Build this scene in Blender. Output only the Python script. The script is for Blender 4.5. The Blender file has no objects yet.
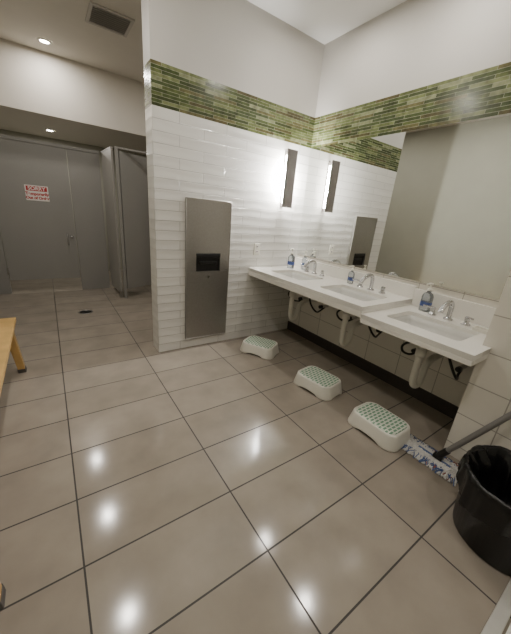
import bpy, bmesh, math, random
from mathutils import Vector, Matrix
random.seed(7)
SC=bpy.context.scene
COL=SC.collection
# ---------------------------------------------------------------- room numbers (metres)
W=2.244; D=2.426; X0=.700; H=2.744; ZT=2.182; ZB=1.922; XL=-.64; YB=-1.2; YF=6.3
XF=1.615; PX=1.83; PY=.46
def s2l(c):
    c/=255.0
    return c/12.92 if c<=.04045 else ((c+.055)/1.055)**2.4
def rgb(r,g,b): return (s2l(r),s2l(g),s2l(b),1)
# ---------------------------------------------------------------- materials
def newmat(name):
    m=bpy.data.materials.new(name); m.use_nodes=True
    nt=m.node_tree; b=nt.nodes['Principled BSDF']
    return m,nt,b
def N(nt,t,**k):
    n=nt.nodes.new(t)
    for a,v in k.items(): setattr(n,a,v)
    return n
def plain(name,col,rough=.5,metal=0,noise=.04,bump=0,scale=30,spec=.5,emit=None,es=0,coat=0,trans=0):
    m,nt,b=newmat(name)
    tc=N(nt,'ShaderNodeTexCoord'); nz=N(nt,'ShaderNodeTexNoise'); nz.inputs['Scale'].default_value=scale
    nz.inputs['Detail'].default_value=3
    nt.links.new(tc.outputs['Object'],nz.inputs['Vector'])
    rp=N(nt,'ShaderNodeValToRGB')
    c=col
    rp.color_ramp.elements[0].position=.3; rp.color_ramp.elements[1].position=.7
    rp.color_ramp.elements[0].color=(c[0]*(1-noise),c[1]*(1-noise),c[2]*(1-noise),1)
    rp.color_ramp.elements[1].color=(min(1,c[0]*(1+noise)),min(1,c[1]*(1+noise)),min(1,c[2]*(1+noise)),1)
    nt.links.new(nz.outputs['Fac'],rp.inputs['Fac'])
    nt.links.new(rp.outputs['Color'],b.inputs['Base Color'])
    b.inputs['Roughness'].default_value=rough; b.inputs['Metallic'].default_value=metal
    b.inputs['Specular IOR Level'].default_value=spec
    b.inputs['Coat Weight'].default_value=coat
    b.inputs['Transmission Weight'].default_value=trans
    if emit:
        b.inputs['Emission Color'].default_value=emit; b.inputs['Emission Strength'].default_value=es
    if bump:
        bp=N(nt,'ShaderNodeBump'); bp.inputs['Strength'].default_value=bump; bp.inputs['Distance'].default_value=.003
        nt.links.new(nz.outputs['Fac'],bp.inputs['Height']); nt.links.new(bp.outputs['Normal'],b.inputs['Normal'])
    return m
def M(nt,op,a,b=None,c=None):
    n=N(nt,'ShaderNodeMath',operation=op)
    for i,x in enumerate((a,b,c)):
        if x is None: continue
        if isinstance(x,(int,float)): n.inputs[i].default_value=x
        else: nt.links.new(x,n.inputs[i])
    return n.outputs[0]
def tilemat(name,plane,bw,rh,mort,c1,c2,cm,rough,ou=0,ov=0,offset=0.0,bump=.4,pillow=0,wav=0,ramp=None,mottle=.05,spec=.5,mscale=3,smooth=.1):
    m,nt,b=newmat(name)
    g=N(nt,'ShaderNodeNewGeometry'); s=N(nt,'ShaderNodeSeparateXYZ'); nt.links.new(g.outputs['Position'],s.inputs[0])
    if plane=='floor': u,v=s.outputs[0],s.outputs[1]
    else: u=M(nt,'ADD',s.outputs[0],s.outputs[1]); v=s.outputs[2]
    u=M(nt,'SUBTRACT',u,ou-100*bw); v=M(nt,'SUBTRACT',v,ov-100*rh)
    cb=N(nt,'ShaderNodeCombineXYZ'); nt.links.new(u,cb.inputs[0]); nt.links.new(v,cb.inputs[1])
    br=N(nt,'ShaderNodeTexBrick'); br.offset=offset; br.squash=1
    nt.links.new(cb.outputs[0],br.inputs['Vector'])
    br.inputs['Scale'].default_value=1; br.inputs['Brick Width'].default_value=bw; br.inputs['Row Height'].default_value=rh
    br.inputs['Mortar Size'].default_value=mort; br.inputs['Mortar Smooth'].default_value=smooth
    nz=N(nt,'ShaderNodeTexNoise'); nz.inputs['Scale'].default_value=mscale; nz.inputs['Detail'].default_value=6
    nt.links.new(g.outputs['Position'],nz.inputs['Vector'])
    if ramp:
        br.inputs['Color1'].default_value=(0,0,0,1); br.inputs['Color2'].default_value=(1,1,1,1)
        rp=N(nt,'ShaderNodeValToRGB'); rp.color_ramp.interpolation='CONSTANT'
        els=rp.color_ramp.elements
        els[0].position=0; els[0].color=ramp[0]; els[1].position=1/len(ramp); els[1].color=ramp[1]
        for i in range(2,len(ramp)):
            e=els.new(i/len(ramp)); e.color=ramp[i]
        nt.links.new(br.outputs['Color'],rp.inputs['Fac']); base=rp.outputs['Color']
        mx=N(nt,'ShaderNodeMix',data_type='RGBA'); nt.links.new(br.outputs['Fac'],mx.inputs['Factor'])
        nt.links.new(base,mx.inputs['A']); mx.inputs['B'].default_value=cm; base=mx.outputs['Result']
    else:
        br.inputs['Color1'].default_value=c1; br.inputs['Color2'].default_value=c2; br.inputs['Mortar'].default_value=cm
        base=br.outputs['Color']
    # mottling
    mr=N(nt,'ShaderNodeMapRange'); mr.inputs['From Min'].default_value=.3; mr.inputs['From Max'].default_value=.7
    mr.inputs['To Min'].default_value=1-mottle; mr.inputs['To Max'].default_value=1+mottle
    nt.links.new(nz.outputs['Fac'],mr.inputs['Value'])
    vm=N(nt,'ShaderNodeVectorMath',operation='SCALE'); nt.links.new(base,vm.inputs[0]); nt.links.new(mr.outputs[0],vm.inputs['Scale'])
    nt.links.new(vm.outputs[0],b.inputs['Base Color'])
    rr=M(nt,'ADD',M(nt,'MULTIPLY',br.outputs['Fac'],.6-rough),rough)
    nt.links.new(rr,b.inputs['Roughness'])
    b.inputs['Specular IOR Level'].default_value=spec
    h=M(nt,'MULTIPLY',br.outputs['Fac'],-1.0)
    if wav:
        n2=N(nt,'ShaderNodeTexNoise'); n2.inputs['Scale'].default_value=5; n2.inputs['Detail'].default_value=0
        nt.links.new(cb.outputs[0],n2.inputs['Vector'])
        ph=M(nt,'ADD',M(nt,'MULTIPLY',v,2*math.pi/rh),M(nt,'MULTIPLY',n2.outputs['Fac'],3.0))
        h=M(nt,'ADD',h,M(nt,'MULTIPLY',M(nt,'SINE',ph),wav))
    bp=N(nt,'ShaderNodeBump'); bp.inputs['Strength'].default_value=bump; bp.inputs['Distance'].default_value=.004
    nt.links.new(h,bp.inputs['Height']); nt.links.new(bp.outputs['Normal'],b.inputs['Normal'])
    return m
m_floor=tilemat('floor_tile','floor',.61,.305,.0035,rgb(150,141,129),rgb(143,134,122),rgb(50,46,43),.12,ou=-.041,ov=.259,mottle=.11,bump=.25,mscale=5)
m_wave=tilemat('white_wave_tile','wall',.40,.077,.0024,rgb(224,222,217),rgb(217,215,210),rgb(176,173,167),.16,ou=X0+D,ov=.0,bump=.6,wav=.30,mottle=.01,offset=.5)
m_tile=tilemat('white_wall_tile','wall',.30,.20,.003,rgb(222,217,206),rgb(216,211,200),rgb(160,154,144),.2,ou=0,ov=.08,bump=.3,mottle=.02)
G=[rgb(70,80,46),rgb(104,112,72),rgb(60,68,40),rgb(128,132,100),rgb(84,92,54),rgb(80,74,48),rgb(114,120,82),rgb(90,98,60),rgb(68,78,48),rgb(98,94,62)]
m_band=tilemat('green_glass_mosaic','wall',.20,.0217,.0013,None,None,rgb(140,142,120),.2,ov=ZB,offset=.37,ramp=G,bump=.35,mottle=.38,mscale=26)
m_paint=plain('white_paint',rgb(196,193,187),.6,noise=.01,scale=4)
m_ceil=plain('ceiling_paint',rgb(226,225,222),.7,noise=.01,scale=4)
m_ceil2=plain('dimmed_ceiling_paint',rgb(222,217,208),.7,noise=.02,scale=4)  # dim corridor light toned into the ceiling colour
m_lwall=plain('taupe_wall_paint',rgb(168,167,153),.6,noise=.02,scale=5)
m_soff=plain('soffit_paint',rgb(216,210,200),.6,noise=.01,scale=4)
m_dark=plain('dark_base_tile',rgb(58,52,48),.3,noise=.08)
m_stall=plain('grey_partition_laminate',rgb(142,140,136),.42,noise=.02,scale=60)
m_stall2=plain('light_partition_edge',rgb(156,153,148),.4,noise=.02)
m_steel=plain('brushed_steel',rgb(158,155,150),.36,metal=.85,noise=.05,scale=90)
m_steel2=plain('brushed_steel_lower',rgb(157,154,149),.36,metal=.85,noise=.05,scale=90)
m_chrome=plain('chrome',rgb(200,200,202),.12,metal=1,noise=.01)
m_black=plain('black_plastic',rgb(24,24,25),.35,noise=.1)
m_bag=plain('black_liner',rgb(14,14,15),.26,noise=.2,bump=.5,scale=40)
m_white=plain('white_plastic',rgb(226,223,212),.35,noise=.01)
m_counter=plain('white_solid_surface',rgb(230,227,219),.22,noise=.02,scale=120)
m_basin=plain('white_porcelain',rgb(206,205,200),.12,noise=.01)
m_pvc=plain('white_pipe_cover',rgb(224,221,212),.45,noise=.03)
m_hose=plain('dark_supply_hose',rgb(24,23,22),.4,noise=.1)
m_wood=plain('pale_wood',rgb(194,158,98),.35,noise=.12,scale=12)
m_red=plain('red_print',rgb(176,34,36),.5,noise=.02)
m_paper=plain('white_paper',rgb(226,222,218),.5,noise=.01)
m_vent=plain('vent_grey',rgb(196,192,186),.5,noise=.02)
m_cavity=plain('vent_shadow',rgb(160,157,152),.6,noise=.05)
m_sconce=plain('bronze_grey_metal',rgb(122,117,112),.45,metal=.2,noise=.03)
m_glow=plain('glowing_diffuser',rgb(255,250,240),.5,emit=(1,.97,.93,1),es=110)
m_core=plain('glowing_lamp_core',rgb(255,250,240),.5,emit=(1,.98,.95,1),es=900)
m_lens=plain('downlight_lens',rgb(255,250,240),.5,emit=(1,.95,.87,1),es=45)
m_clear=plain('clear_soap',rgb(216,222,226),.08,noise=.02,trans=.85)
m_blue=plain('blue_label',rgb(60,80,138),.4,noise=.15,scale=60)
m_yarnw=plain('white_yarn',rgb(202,200,196),.9,noise=.1,scale=80)
m_yarnb=plain('blue_yarn',rgb(80,98,140),.9,noise=.15,scale=80)
m_yarnr=plain('reddish_yarn',rgb(150,92,84),.9,noise=.15,scale=80)
m_pole=plain('grey_pole',rgb(124,121,118),.35,noise=.04)
m_foot=plain('grey_leg_tip',rgb(84,80,76),.6,noise=.05)
m_hole=plain('dark_recess',rgb(18,17,16),.5,noise=.1)
m_alu=plain('aluminium_strip',rgb(206,204,198),.35,metal=.3,noise=.03)
# mirror
m_mirror,nt,b=newmat('silver_mirror'); b.inputs['Metallic'].default_value=1; b.inputs['Roughness'].default_value=.0
nz=N(nt,'ShaderNodeTexNoise'); rp=N(nt,'ShaderNodeValToRGB'); rp.color_ramp.elements[0].color=(.86,.88,.86,1); rp.color_ramp.elements[1].color=(.89,.9,.88,1)
nt.links.new(nz.outputs['Fac'],rp.inputs['Fac']); nt.links.new(rp.outputs['Color'],b.inputs['Base Color'])
# green stool tread: mint rubber with rows of pale slots
m_tread,nt,b=newmat('mint_slotted_tread')
tc=N(nt,'ShaderNodeTexCoord'); br=N(nt,'ShaderNodeTexBrick'); br.offset=.5
nt.links.new(tc.outputs['Object'],br.inputs['Vector'])
br.inputs['Scale'].default_value=1; br.inputs['Brick Width'].default_value=.040; br.inputs['Row Height'].default_value=.022
br.inputs['Mortar Size'].default_value=.0048; br.inputs['Mortar Smooth'].default_value=.1
br.inputs['Color1'].default_value=rgb(116,158,130); br.inputs['Color2'].default_value=rgb(124,164,136); br.inputs['Mortar'].default_value=rgb(224,228,214)
nt.links.new(br.outputs['Color'],b.inputs['Base Color']); b.inputs['Roughness'].default_value=.6
# ---------------------------------------------------------------- mesh helpers
def mobj(name,bm,mats,parent=None,loc=(0,0,0),rot=(0,0,0),smooth=False,bev=0,seg=2,label=None):
    me=bpy.data.meshes.new(name); bmesh.ops.recalc_face_normals(bm,faces=bm.faces); bm.to_mesh(me); bm.free()
    if not isinstance(mats,(list,tuple)): mats=[mats]
    for m in mats: me.materials.append(m)
    o=bpy.data.objects.new(name,me); COL.objects.link(o); o.location=loc; o.rotation_euler=rot
    if smooth:
        for p in me.polygons: p.use_smooth=True
    if bev:
        md=o.modifiers.new('bevel','BEVEL'); md.width=bev; md.segments=seg; md.limit_method='ANGLE'
    if parent: o.parent=parent
    if label: o['label']=label
    return o
def addbox(bm,x0,x1,y0,y1,z0,z1,mi=0):
    v=[bm.verts.new((x,y,z)) for x in (x0,x1) for y in (y0,y1) for z in (z0,z1)]
    for f in ((0,1,3,2),(4,6,7,5),(0,4,5,1),(2,3,7,6),(0,2,6,4),(1,5,7,3)):
        fc=bm.faces.new([v[i] for i in f]); fc.material_index=mi
def box(name,a,mat,parent=None,bev=0,**k):
    bm=bmesh.new(); addbox(bm,*a); return mobj(name,bm,mat,parent,bev=bev,**k)
def thing(name,label,cat,loc=(0,0,0),rz=0,group=None):
    e=bpy.data.objects.new(name,None); COL.objects.link(e); e.location=loc; e.rotation_euler=(0,0,rz); e.empty_display_size=.05
    e['label']=label; e['category']=cat
    if group: e['group']=group
    return e
def struct(o): o['kind']='structure'; return o
def ring(hx,hy,r,z,n=6,cx=0,cy=0):
    pts=[]
    for q,(sx,sy) in enumerate(((1,1),(-1,1),(-1,-1),(1,-1))):
        for i in range(n+1):
            a=math.pi/2*q+math.pi/2*i/n
            pts.append((cx+sx*(hx-r)+r*math.cos(a),cy+sy*(hy-r)+r*math.sin(a),z))
    return pts
def circ(r,z,n=32,cx=0,cy=0): return [(cx+r*math.cos(2*math.pi*i/n),cy+r*math.sin(2*math.pi*i/n),z) for i in range(n)]
def loft(bm,rings,cap0=False,cap1=False,mi=0):
    vs=[[bm.verts.new(p) for p in r] for r in rings]
    n=len(vs[0])
    for a,b_ in zip(vs,vs[1:]):
        for i in range(n):
            f=bm.faces.new((a[i],a[(i+1)%n],b_[(i+1)%n],b_[i])); f.material_index=mi
    if cap0: bm.faces.new(vs[0]).material_index=mi
    if cap1: bm.faces.new(vs[-1]).material_index=mi
def lathe(name,prof,mat,parent,n=32,loc=(0,0,0),cap0=False,cap1=False,rot=(0,0,0),smooth=True,label=None):
    bm=bmesh.new(); loft(bm,[circ(r,z,n) for r,z in prof],cap0,cap1)
    o=mobj(name,bm,mat,parent,loc,rot,smooth=smooth,label=label)
    return o
def curve_mesh(cu):
    t=bpy.data.objects.new('tmp',cu); COL.objects.link(t)
    dg=bpy.context.evaluated_depsgraph_get(); me=bpy.data.meshes.new_from_object(t.evaluated_get(dg))
    bpy.data.objects.remove(t); bpy.data.curves.remove(cu); return me
def tubemesh(paths,r,res=4,smoothpath=True):
    cu=bpy.data.curves.new('c','CURVE'); cu.dimensions='3D'; cu.bevel_depth=r; cu.bevel_resolution=res; cu.use_fill_caps=True; cu.resolution_u=6
    for pts in paths:
        sp=cu.splines.new('NURBS' if smoothpath else 'POLY'); sp.points.add(len(pts)-1)
        for i,p in enumerate(pts): sp.points[i].co=(*p,1)
        if smoothpath: sp.use_endpoint_u=True; sp.order_u=3
    return curve_mesh(cu)
def tube(name,pts,r,mat,parent=None,res=4,smoothpath=True,label=None,many=False):
    me=tubemesh(pts if many else [pts],r,res,smoothpath); me.name=name; me.materials.clear(); me.materials.append(mat)
    for p in me.polygons: p.use_smooth=True
    o=bpy.data.objects.new(name,me); COL.objects.link(o)
    if parent: o.parent=parent
    if label: o['label']=label
    return o
def copy_thing(src,loc,rz=0,label=None):
    n=src.copy(); COL.objects.link(n); n.location=loc; n.rotation_euler=(0,0,rz)
    if label: n['label']=label
    def rec(s,d):
        for c in s.children:
            k=c.copy(); k.parent=d; COL.objects.link(k); rec(c,k)
    rec(src,n)
    return n
# ---------------------------------------------------------------- room shell
struct(box('floor',(XL-.1,W+.1,YB-.1,YF+.1,-.1,0),m_floor))
struct(box('ceiling',(X0,W+.1,YB-.1,D,H,H+.1),m_ceil))
struct(box('ceiling.001',(XL-.1,X0,YB-.1,YF+.1,H,H+.1),m_ceil2))
struct(box('ceiling.002',(X0,W+.1,D,YF+.1,H,H+.1),m_ceil2))
def wallseg(name,x0,x1,y0,y1,segs):
    bm=bmesh.new(); mats=[]
    for z0,z1,m in segs:
        if m not in mats: mats.append(m)
        addbox(bm,x0,x1,y0,y1,z0,z1,mats.index(m))
    return struct(mobj(name,bm,mats))
wallseg('wall_partition',X0,W,D,D+.17,[(0,ZB,m_wave),(ZB,ZT,m_band),(ZT,H,m_paint)])
wallseg('wall_right',W,W+.1,PY,YF,[(0,ZB,m_tile),(ZB,ZT,m_band),(ZT,H,m_paint)])
wallseg('wall_pier',PX,W+.1,YB,PY,[(0,ZB,m_tile),(ZB,ZT,m_band),(ZT,H,m_paint)])
wallseg('wall_left',XL-.1,XL,YB,YF,[(0,H,m_lwall)])
wallseg('wall_back',XL-.1,W+.1,YB-.1,YB,[(0,H,m_lwall)])
wallseg('wall_far',XL-.1,W+.1,YF,YF+.1,[(0,H,m_lwall)])
wallseg('wall_soffit',XL,W,4.65,YF,[(2.14,H,m_soff)])
struct(box('baseboard_right',(W-.012,W,PY,D,0,.1),m_dark))
struct(box('trim_1',(.86,PX,-.055,-.015,0,.012),m_alu,bev=.003))
struct(box('trim_2',(.86,PX,-.20,-.062,0,.010),m_counter,bev=.003))
# ---------------------------------------------------------------- mirror
t=thing('wall_mirror','large frameless wall mirror above the sink counter','mirror',(W,1.44,.893))
box('mirror_glass',(-.008,-.001,-.977,.983,0,1.027),m_mirror,t)
# ---------------------------------------------------------------- counters
def slab(name,outer,holes,z0,th,mat,parent):
    cu=bpy.data.curves.new('s','CURVE'); cu.dimensions='2D'; cu.fill_mode='BOTH'; cu.extrude=th/2
    for pts in [outer]+holes:
        sp=cu.splines.new('POLY'); sp.points.add(len(pts)-1); sp.use_cyclic_u=True
        for i,p in enumerate(pts): sp.points[i].co=(p[0],p[1],0,1)
    me=curve_mesh(cu); me.name=name; me.materials.clear(); me.materials.append(mat)
    for v in me.vertices: v.co.z+=z0+th/2
    o=bpy.data.objects.new(name,me); COL.objects.link(o); o.parent=parent; return o
ZC=.757; ZR=.71; YS=1.07; YE=.42
SX=1.895
SH=(.15,.22)
def counter(label,y0,y1,z,holes,outer=None):
    t=thing('sink_counter',label,'counter',(XF,y0,z)); 
    L=y1-y0; Dp=W-.001-XF
    outer=outer or [(0,0),(Dp,0),(Dp,L),(0,L)]
    hs=[[(p[0],p[1]) for p in ring(SH[0],SH[1],.03,0,6,SX-XF,hy-y0)] for hy in holes]
    slab('worktop',outer,hs,-.03,.03,m_counter,t)
    return t,L,Dp
S1,S2,S3=2.02,1.37,.76
t1,L1,Dp=counter('raised white solid-surface counter with two sinks',YS,D-.001,ZC,[S2,S1])
box('front_apron',(0,.03,.0,L1,-.075,-.03),m_counter,t1,bev=.003)
box('end_apron',(.03,Dp,0,.025,-.075,-.03),m_counter,t1)
box('backsplash',(Dp-.02,Dp,0,L1,0,.10),m_counter,t1,bev=.003)
L=YS-.001-YE; pe=PX-XF-.002; 
t2,L2,Dp=counter('lower white solid-surface counter with a single sink',YE,YS-.001,ZR,[S3],[(0,0),(pe,0),(pe,PY-YE+.002),(Dp,PY-YE+.002),(Dp,L),(0,L)])
box('front_apron',(0,.03,0,L,-.06,-.03),m_counter,t2,bev=.003)
box('end_apron',(.03,pe,0,.025,-.06,-.03),m_counter,t2)
box('backsplash',(Dp-.02,Dp,PY-YE+.002,L,0,.13),m_counter,t2,bev=.003)
# ---------------------------------------------------------------- sinks, faucets, drain pipes
def sink(loc):
    t=thing('sink','white rectangular undermount basin with a chrome drain','sink',loc,group='sinks in the counter')
    bm=bmesh.new(); hx,hy=SH
    R=[ring(hx+.012,hy+.012,.042,-.031),ring(hx+.003,hy+.003,.033,-.031),ring(hx-.002,hy-.002,.035,-.06),ring(hx-.008,hy-.008,.04,-.098),ring(hx-.03,hy-.03,.04,-.112),ring(.05,.05,.045,-.116),ring(.022,.022,.0215,-.119)]
    loft(bm,R,cap1=True)
    o=mobj('basin',bm,m_basin,t,smooth=True)
    sm=o.modifiers.new('thick','SOLIDIFY'); sm.thickness=.006; sm.offset=-1
    lathe('drain',[(.024,-.118),(.024,-.113),(.018,-.112),(.010,-.115),(.001,-.115)],m_chrome,t,24,cap1=True)
    return t
sink((SX,S3,ZR)); sink((SX,S2,ZC)); sink((SX,S1,ZC))
def faucet(loc):
    t=thing('faucet','chrome widespread faucet with two lever handles','faucet',loc,group='faucets behind the sinks')
    tube('spout',[(0,0,.012),(0,0,.055),(-.005,0,.108),(-.045,0,.128),(-.10,0,.116),(-.140,0,.088),(-.150,0,.066)],.0155,m_chrome,t,5)
    lathe('base_flange',[(.030,0),(.030,.006),(.020,.014),(.015,.02)],m_chrome,t,24,cap0=True,cap1=True)
    for s in (-1,1):
        o=lathe('handle',[(.027,0),(.027,.006),(.016,.014),(.014,.038),(.017,.046),(.011,.055)],m_chrome,t,20,loc=(0,s*.105,0),cap0=True,cap1=True)
        lv=tube('lever',[(0,0,.048),(-.025,s*.02,.056),(-.055,s*.045,.060)],.007,m_chrome,o,4)
    return t
FX=2.125
faucet((FX,S3,ZR)); faucet((FX,S2,ZC)); faucet((FX,S1,ZC))
def drainpipe(loc):
    t=thing('drain_pipe','white wrapped drain trap and dark supply hoses beneath a sink','pipe',loc,group='drain pipes beneath the sinks')
    e=W-.013-loc[0]
    tube('trap',[(-.02,0,-.15),(-.02,0,-.22),(-.02,0,-.30),(-.02,0,-.385),(-.012,-.004,-.43),(.022,-.010,-.445),(.052,-.014,-.42),(.062,-.014,-.365),(.070,-.012,-.315),(.11,-.010,-.28),(.20,0,-.275),(e,0,-.275)],.022,m_pvc,t,6)
    lathe('coupling',[(.023,-.215),(.031,-.215),(.031,-.165),(.023,-.165)],m_pvc,t,24,loc=(-.02,0,0))
    lathe('tailpiece',[(.018,-.17),(.018,-.128)],m_chrome,t,20,loc=(-.02,0,0))
    for s,q in ((-1,.0),(1,.03)):
        tube('supply_hose',[(e-.02,s*.15,-.30),(.24,s*.15,-.34),(.14,s*.19,-.34+q),(.06,s*.17,-.25+q),(.10,s*.11,-.18),(.18,s*.08,-.16),(.225,s*.10,-.12),(.225,s*.105,-.035)],.0085,m_hose,t,4)
        tube('shutoff_valve',[(e,s*.15,-.30),(e-.085,s*.15,-.30)],.015,m_chrome,t,4,False)
        tube('valve_handle',[(e-.085,s*.15,-.30),(e-.115,s*.15,-.30)],.018,m_hose,t,3,False)
    return t
drainpipe((SX,S3,ZR)); drainpipe((SX,S2,ZC)); drainpipe((SX,S1,ZC))
# ---------------------------------------------------------------- soap bottles
def bottle(loc,sc,label):
    t=thing('soap_bottle',label,'soap bottle',loc,rz=random.uniform(-.5,.5),group='hand soap bottles on the counter')
    bm=bmesh.new(); loft(bm,[ring(.024*sc,.032*sc,.02*sc,z*sc) for z in (0,.004,.095)]+[ring(.020*sc,.026*sc,.018*sc,.110*sc),ring(.012*sc,.012*sc,.0118*sc,.120*sc),ring(.012*sc,.012*sc,.0118*sc,.128*sc)],True,True)
    mobj('bottle_body',bm,m_clear,t,smooth=True)
    bm=bmesh.new(); loft(bm,[[p for p in ring(.0248*sc,.0328*sc,.0205*sc,z*sc)] for z in (.032,.060)])
    mobj('bottle_label',bm,m_blue,t,smooth=True)
    o=lathe('pump',[(.013*sc,.128*sc),(.013*sc,.141*sc),(.005*sc,.144*sc),(.005*sc,.165*sc),(.012*sc,.167*sc),(.012*sc,.176*sc)],m_white,t,18,cap0=True,cap1=True)
    tube('nozzle',[(0,0,.171*sc),(-.03*sc,0,.172*sc),(-.04*sc,0,.166*sc)],.004*sc,m_white,o,3)
    return t
bottle((2.165,.94,ZR),1.15,'clear pump bottle of soap with blue label on the lower counter')
bottle((2.15,1.60,ZC),.9,'clear pump bottle of soap between the two sinks')
bottle((2.08,2.33,ZC),1.15,'clear pump bottle of soap near the tiled wall')
bottle((2.17,2.22,ZC),1.1,'small pump bottle of soap beside another bottle')
bm=bmesh.new(); loft(bm,[ring(.03,.05,.01,0),ring(.032,.052,.01,.02),ring(.026,.046,.01,.02),ring(.024,.044,.01,.008)],True,True)
o=mobj('soap_dish',bm,m_white,None,(2.08,.545,ZR),smooth=False); o['label']='small white soap dish on the lower counter'; o['category']='soap dish'
# ---------------------------------------------------------------- sconce
t=thing('wall_sconce','grey metal wall sconce with glowing sides beside the mirror','wall lamp',(1.94,D,1.60))
box('front_panel',(-.060,.060,-.098,-.086,-.25,.25),m_sconce,t,bev=.003)
box('diffuser',(-.012,.012,-.086,-.012,-.21,.21),m_glow,t,bev=.004)
box('lamp_core',(-.018,.018,-.070,-.02,-.08,.08),m_core,t,bev=.006)
box('back_plate',(-.014,.014,-.012,-.001,-.25,.25),m_sconce,t)
# ---------------------------------------------------------------- towel dispenser
t=thing('paper_towel_dispenser','tall stainless steel recessed paper towel dispenser with waste bin','towel dispenser',(1.155,D,.10))
w=.210; d0=-.028; rx=.118; r0=.640; r1=.80
bm=bmesh.new()
addbox(bm,-w,w,d0,-.001,r1,1.245)
addbox(bm,-w,-rx,d0,-.001,r0,r1); addbox(bm,rx,w,d0,-.001,r0,r1)
mobj('upper_panel',bm,m_steel,t)
box('recess',(-rx,rx,-.008,-.001,r0,r1),m_hole,t)
bm=bmesh.new(); addbox(bm,-rx+.005,rx-.005,d0-.003,-.01,r1-.035,r1-.002); addbox(bm,-.085,.085,d0+.002,-.01,.70,.73)
mobj('towel_slot',bm,m_hole,t,bev=.004)
box('waste_door',(-w,w,d0,-.001,.004,r0-.0015),m_steel2,t)
bm=bmesh.new(); loft(bm,[circ(.011,0,20),circ(.011,.004,20)],True,True)
mobj('lock',bm,m_chrome,t,(0,d0-.0045,.59),(math.pi/2,0,0))
tube('edge_frame',[(-w,d0,0),(w,d0,0),(w,d0,1.245),(-w,d0,1.245),(-w,d0,0)],.004,m_steel,t,3,False)
# ---------------------------------------------------------------- outlet
t=thing('wall_outlet','white double socket plate on the tiled wall','outlet',(1.69,D,.94))
box('cover_plate',(-.035,.035,-.008,-.001,-.057,.057),m_white,t,bev=.003)
for s in (-1,1): box('socket',(-.016,.016,-.0105,-.008,s*.024-.014,s*.024+.014),m_paper,t,bev=.003)
for s in (-1,1): box('socket_slot',(-.008,.008,-.0112,-.0105,s*.024-.004,s*.024+.004),m_hole,t)
# ---------------------------------------------------------------- stools
def stool():
    t=thing('step_stool','white plastic step stool with mint green slotted tread','step stool',(0,0,0),group='step stools beneath the sinks')
    hx,hy=.122,.168
    bm=bmesh.new()
    def rg(f,z,arch=0):
        pts=ring(hx*f-(0),hy*f,.065*f,0,8)
        out=[]; n=len(pts)
        for i in range(n):
            a=pts[i]; b_=pts[(i+1)%n]; out.append(a)
            if math.dist(a,b_)>.05:
                for k in range(1,12): out.append(tuple(a[j]+(b_[j]-a[j])*k/12 for j in range(3)))
        res=[]
        for p in out:
            zz=z
            if arch:
                if abs(p[0])>hx*f*.95: zz+=arch*max(0,1-(p[1]/(hy*.5))**2)**.5
                if abs(p[1])>hy*f*.95: zz+=arch*.6*max(0,1-(p[0]/(hx*.5))**2)**.5
            res.append((p[0],p[1],zz))
        return res
    loft(bm,[rg(1.00,.001,.018),rg(1.06,.001,.018),rg(1.055,.008,.017),rg(1.0,.045,0),rg(.945,.086),rg(.925,.095),rg(.90,.098),rg(.85,.098),rg(.84,.094)],cap1=True)
    mobj('body',bm,m_white,t,smooth=True)
    bm=bmesh.new(); loft(bm,[ring(hx*.83,hy*.83,.052,.0942,6),ring(hx*.83,hy*.83,.052,.0995,6),ring(hx*.80,hy*.80,.049,.101,6)],cap0=True,cap1=True)
    mobj('tread',bm,m_tread,t,label='mint green slotted anti-slip tread')
    return t
st=stool(); st.location=(1.625,.775,0); st.rotation_euler=(0,0,.0)
copy_thing(st,(1.635,1.335,0),.14,); copy_thing(st,(1.575,2.065,0),.50)
# ---------------------------------------------------------------- bin
t=thing('trash_bin','round black plastic bin lined with a crumpled black bag','trash bin',(1.48,.075,0))
lathe('bin_body',[(.164,.001),(.171,.006),(.193,.29),(.201,.295),(.201,.31),(.192,.31),(.186,.29),(.164,.012),(.001,.012)],m_black,t,48,cap0=True,cap1=True)
bm=bmesh.new(); rings=[]
prof=[(.2085,.215),(.2075,.25),(.207,.29),(.205,.318),(.198,.327),(.189,.316),(.180,.28),(.168,.21),(.148,.13),(.12,.07),(.03,.05)]
n=140
ph=[random.uniform(0,6.28) for _ in range(6)]
for k,(r,z) in enumerate(prof):
    rr=[]
    amp=(.010,.009,.007,.005,.004,.006)[k] if k<6 else .022*min(1,(k-4)/2)
    for i in range(n):
        a=2*math.pi*i/n
        wv=sum(math.sin(a*f+ph[j]+k*.7*(j%2))for j,f in enumerate((4,7,11,17,23)))/3
        zz=z+(.035*math.sin(a*3+ph[5])+.010*math.sin(a*7) if k==0 else (.005*math.sin(a*5+k)+.002*math.sin(a*11) if k<6 else 0))
        q=r+ (abs(wv)*amp*1.4 if k<6 else -abs(wv)*amp*1.5)
        rr.append((q*math.cos(a),q*math.sin(a),zz))
    rings.append(rr)
loft(bm,rings,cap1=True)
mobj('bin_liner',bm,m_bag,t,smooth=True)
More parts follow.
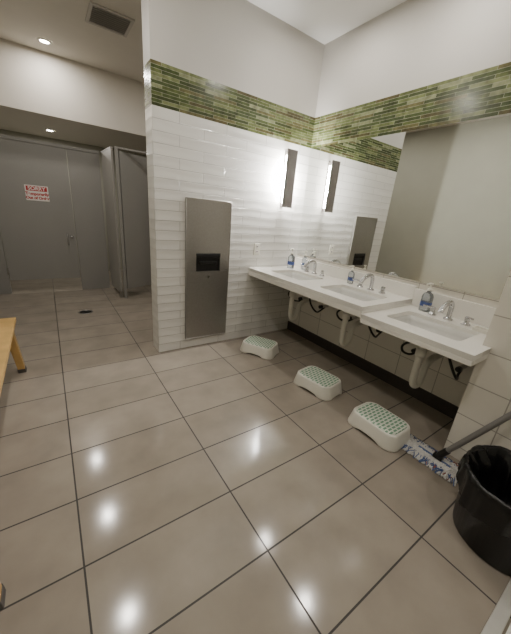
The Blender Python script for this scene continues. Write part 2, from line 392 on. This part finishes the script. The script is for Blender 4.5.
# ---------------------------------------------------------------- mop
t=thing('dust_mop','flat off-white string dust mop with blue edging and grey handle','mop',(1.69,.455,0))
yw=[];yb=[];yr=[]
for i in range(900):
    y=random.uniform(-.15,.15); s=random.choice((-1,1)); l=random.uniform(.05,.092); a=random.uniform(-1.0,1.0)
    if abs(y)>.12: a+=math.copysign(.5,y)
    p=[(s*random.uniform(0,.012),y,random.uniform(.018,.028)),(s*l*.5,y+a*l*.6,.020+random.uniform(-.006,.006)),(s*l,y+a*l*.8,.005)]
    r_=random.random()
    if r_<.02: yr.append([(s*l*.75,y+a*l*.5,.018),(s*l*.9,y+a*l*.7,.014),(s*l*1.08,y+a*l*.8,.004)])
    elif r_<.14: yb.append([(s*l*.7,y+a*l*.45,.020),(s*l*.85,y+a*l*.65,.016),(s*l*1.08,y+a*l*.8,.005)])
    else: yw.append(p)
o=tube('yarn',yw,.0028,m_yarnw,t,1,True,many=True); o['kind']='stuff'
o=tube('yarn',yb,.0024,m_yarnb,t,1,True,many=True,label='blue edge yarn'); o['kind']='stuff'
o=tube('yarn',yr,.0026,m_yarnr,t,1,True,many=True,label='reddish edge yarn'); o['kind']='stuff'
box('mop_frame',(-.008,.008,-.09,.09,.024,.030),m_yarnb,t,bev=.003)
dv=Vector((.045,-.193,.39)).normalized()
a=Vector((0,-.02,.045)); e=a+dv*1.22
box('handle_clip',(-.018,.018,-.045,.005,.030,.054),m_black,t,bev=.004)
tube('handle',[tuple(a),tuple(e)],.0145,m_pole,t,5,False)
tube('handle_socket',[tuple(a),tuple(a+dv*.07)],.018,m_black,t,5,False)
# ---------------------------------------------------------------- bench
t=thing('bench','pale wooden bench against the painted wall','bench',(-.45,1.72,-.03))
for i in range(3): box('seat_slat',(-.175+.12*i,-.175+.12*i+.113,-.87,.87,.415,.445),m_wood,t,bev=.004)
for y in (-.80,.80):
    box('crossbar',(-.14,.14,y-.02,y+.02,.36,.415),m_wood,t,bev=.003)
    for s in (-1,1):
        bm=bmesh.new(); loft(bm,[ring(.021,.029,.004,.0605,2,cx=s*.158,cy=y+math.copysign(.019,y)),ring(.026,.034,.004,.415,2,cx=s*.125,cy=y)],True,True)
        lg=mobj('leg',bm,m_wood,t)
        bm=bmesh.new(); loft(bm,[ring(.024,.032,.004,.0305,2,cx=s*.161,cy=y+math.copysign(.021,y)),ring(.024,.032,.004,.0605,2,cx=s*.158,cy=y+math.copysign(.019,y))],True,True)
        mobj('leg_tip',bm,m_foot,lg,label='grey lower end of the leg')  # short grey piece added at the bottom of each leg
box('stretcher',(-.015,.015,-.78,.78,.17,.21),m_wood,t,bev=.003)
# ---------------------------------------------------------------- floor drain
t=thing('floor_drain','round dark metal drain cover set in the floor','floor drain',(.25,3.80,0))
lathe('drain_ring',[(.075,.0005),(.075,.004),(.062,.004),(.062,.001)],m_steel,t,32,cap0=True)
bm=bmesh.new()
loft(bm,[circ(.061,.0012,28),circ(.061,.0025,28)],True,True)
mobj('drain_grate',bm,m_hole,t)
# ---------------------------------------------------------------- toilet partitions
PYF=4.88
t=thing('toilet_partition','grey laminate toilet stall front with closed door','toilet stall',(0,PYF,0))
box('pilaster',(XL+.002,-.50,0,.03,0,1.85),m_stall,t,bev=.002)
box('pilaster',(.315,.685,0,.03,0,1.85),m_stall,t,bev=.002)
dr=box('stall_door',(-.492,.307,0,.025,.18,1.85),m_stall,t,bev=.002)
tube('latch',[(.21,-.001,.66),(.21,-.03,.66),(.21,-.03,.80),(.21,-.001,.80)],.008,m_chrome,dr,3,False)
lathe('latch_knob',[(.018,0),(.018,.02),(.012,.024)],m_chrome,dr,16,loc=(.26,0,.76),rot=(math.pi/2,0,0),cap0=True,cap1=True)
for z in (.3,1.05,1.75): box('hinge',(-.505,-.487,-.008,.0,z-.04,z+.04),m_chrome,dr)
box('head_rail',(XL+.002,.69,-.01,.04,1.85,1.89),m_stall,t,bev=.003)
t=thing('toilet_partition','grey toilet stall front with its door ajar','toilet stall',(0,4.25,0))
box('pilaster',(.775,.81,0,.03,0,1.87),m_stall,t,bev=.002)
dr=box('stall_door',(0,.60,-.0125,.0125,.13,1.85),m_stall,t,bev=.002,loc=(.82,.014,0),rot=(0,0,.45))
box('pilaster',(1.456,W-.002,0,.03,0,1.87),m_stall,t,bev=.002)
box('head_rail',(.775,W-.002,.0,.03,1.87,1.89),m_stall,t,bev=.003)
t=thing('partition_panel','light grey stall side panel between two stall fronts','partition',(.733,4.58,0),rz=.045)
box('panel',(-.012,.012,-.29,.285,.06,1.87),m_stall2,t,bev=.002)
box('panel_shoe',(-.018,.018,-.292,-.24,0,.10),m_steel,t)
box('panel_rail',(-.014,.014,-.292,.285,1.87,1.885),m_stall,t)
# sign
t=thing('notice_sign','white and red out-of-order notice on the stall door','sign',(-.06,PYF-.002,1.285))
box('sign_sheet',(-.12,.12,-.002,0,-.09,.09),m_paper,t)
box('sign_header',(-.108,.108,-.0035,-.002,.025,.08),m_red,t)
def text(s,size,loc,mat,parent,off,name='sign_text'):
    cu=bpy.data.curves.new('t','FONT'); cu.body=s; cu.size=size; cu.align_x='CENTER'; cu.align_y='CENTER'; cu.extrude=.0004; cu.offset=off
    me=curve_mesh(cu); me.name=name; me.materials.clear(); me.materials.append(mat)
    o=bpy.data.objects.new(name,me); COL.objects.link(o); o.parent=parent; o.location=loc; o.rotation_euler=(math.pi/2,0,0); return o
text('SORRY',.058,(0,-.0042,.052),m_paper,t,.0015)
text('Temporarily',.048,(0,-.003,-.010),m_red,t,.0020)
text('Out of Order',.043,(0,-.003,-.058),m_red,t,.0020)
# ---------------------------------------------------------------- vent, downlights
t=thing('ceiling_vent','square louvred air vent in the ceiling','air vent',(.66,3.46,H))
bm=bmesh.new()
for a in ((-.17,.17,-.17,-.145),(-.17,.17,.145,.17),(-.17,-.145,-.145,.145),(.145,.17,-.145,.145)): addbox(bm,*a,-.012,-.001)
mobj('vent_frame',bm,m_vent,t)
box('vent_cavity',(-.145,.145,-.145,.145,-.004,-.001),m_cavity,t)
for i in range(9):
    y=-.128+i*.032
    bm=bmesh.new(); addbox(bm,-.145,.145,-.012,.012,-.001,.001); mobj('louvre',bm,m_vent,t,(0,y,-.010),(.35,0,0))
def downlight(x,y,z,e,lamp=True):
    t=thing('ceiling_downlight','round recessed ceiling downlight with white trim','downlight',(x,y,z),group='recessed ceiling downlights')
    lathe('trim_ring',[(.040,-.004),(.045,-.010),(.062,-.008),(.066,-.001)],m_white,t,32)
    lathe('lamp_lens',[(.041,-.005),(.001,-.0052)],m_lens,t,32,cap1=True)
    if lamp:
        li=bpy.data.lights.new('downlight_lamp','AREA'); li.shape='DISK'; li.size=.075; li.energy=e; li.color=(1,.94,.865)
        lo=bpy.data.objects.new('downlight_lamp',li); COL.objects.link(lo); lo.location=(x,y,z-.02)
for x,y,z,e in ((.2,2.05,H,8),(.2,3.27,H,9),(.2,4.36,H,7),(1.84,1.15,H,7),(1.84,1.90,H,5),(.9,-.6,H,10),(.2,.3,H,10),(.19,5.6,2.14,10),(1.5,3.6,H,4)):
    downlight(x,y,z,e)
# world
wd=bpy.data.worlds.new('w'); SC.world=wd; wd.use_nodes=True
wd.node_tree.nodes['Background'].inputs['Color'].default_value=(1,.97,.93,1); wd.node_tree.nodes['Background'].inputs['Strength'].default_value=.1
# ---------------------------------------------------------------- camera
cam=bpy.data.cameras.new('camera'); co=bpy.data.objects.new('camera',cam); COL.objects.link(co)
cam.sensor_fit='HORIZONTAL'; cam.sensor_width=36; cam.lens=290.5/511*36; cam.clip_start=.01
Xr=Vector((.825,.1214,-.552)).normalized(); Yr=Vector((-.559,.319,-.7653)); Yr=(Yr-Xr*Yr.dot(Xr)).normalized(); Zr=Xr.cross(Yr)
m=Matrix((Xr,Yr,Zr)).to_4x4(); m.translation=(0,0,1.26); co.matrix_world=m
SC.camera=co
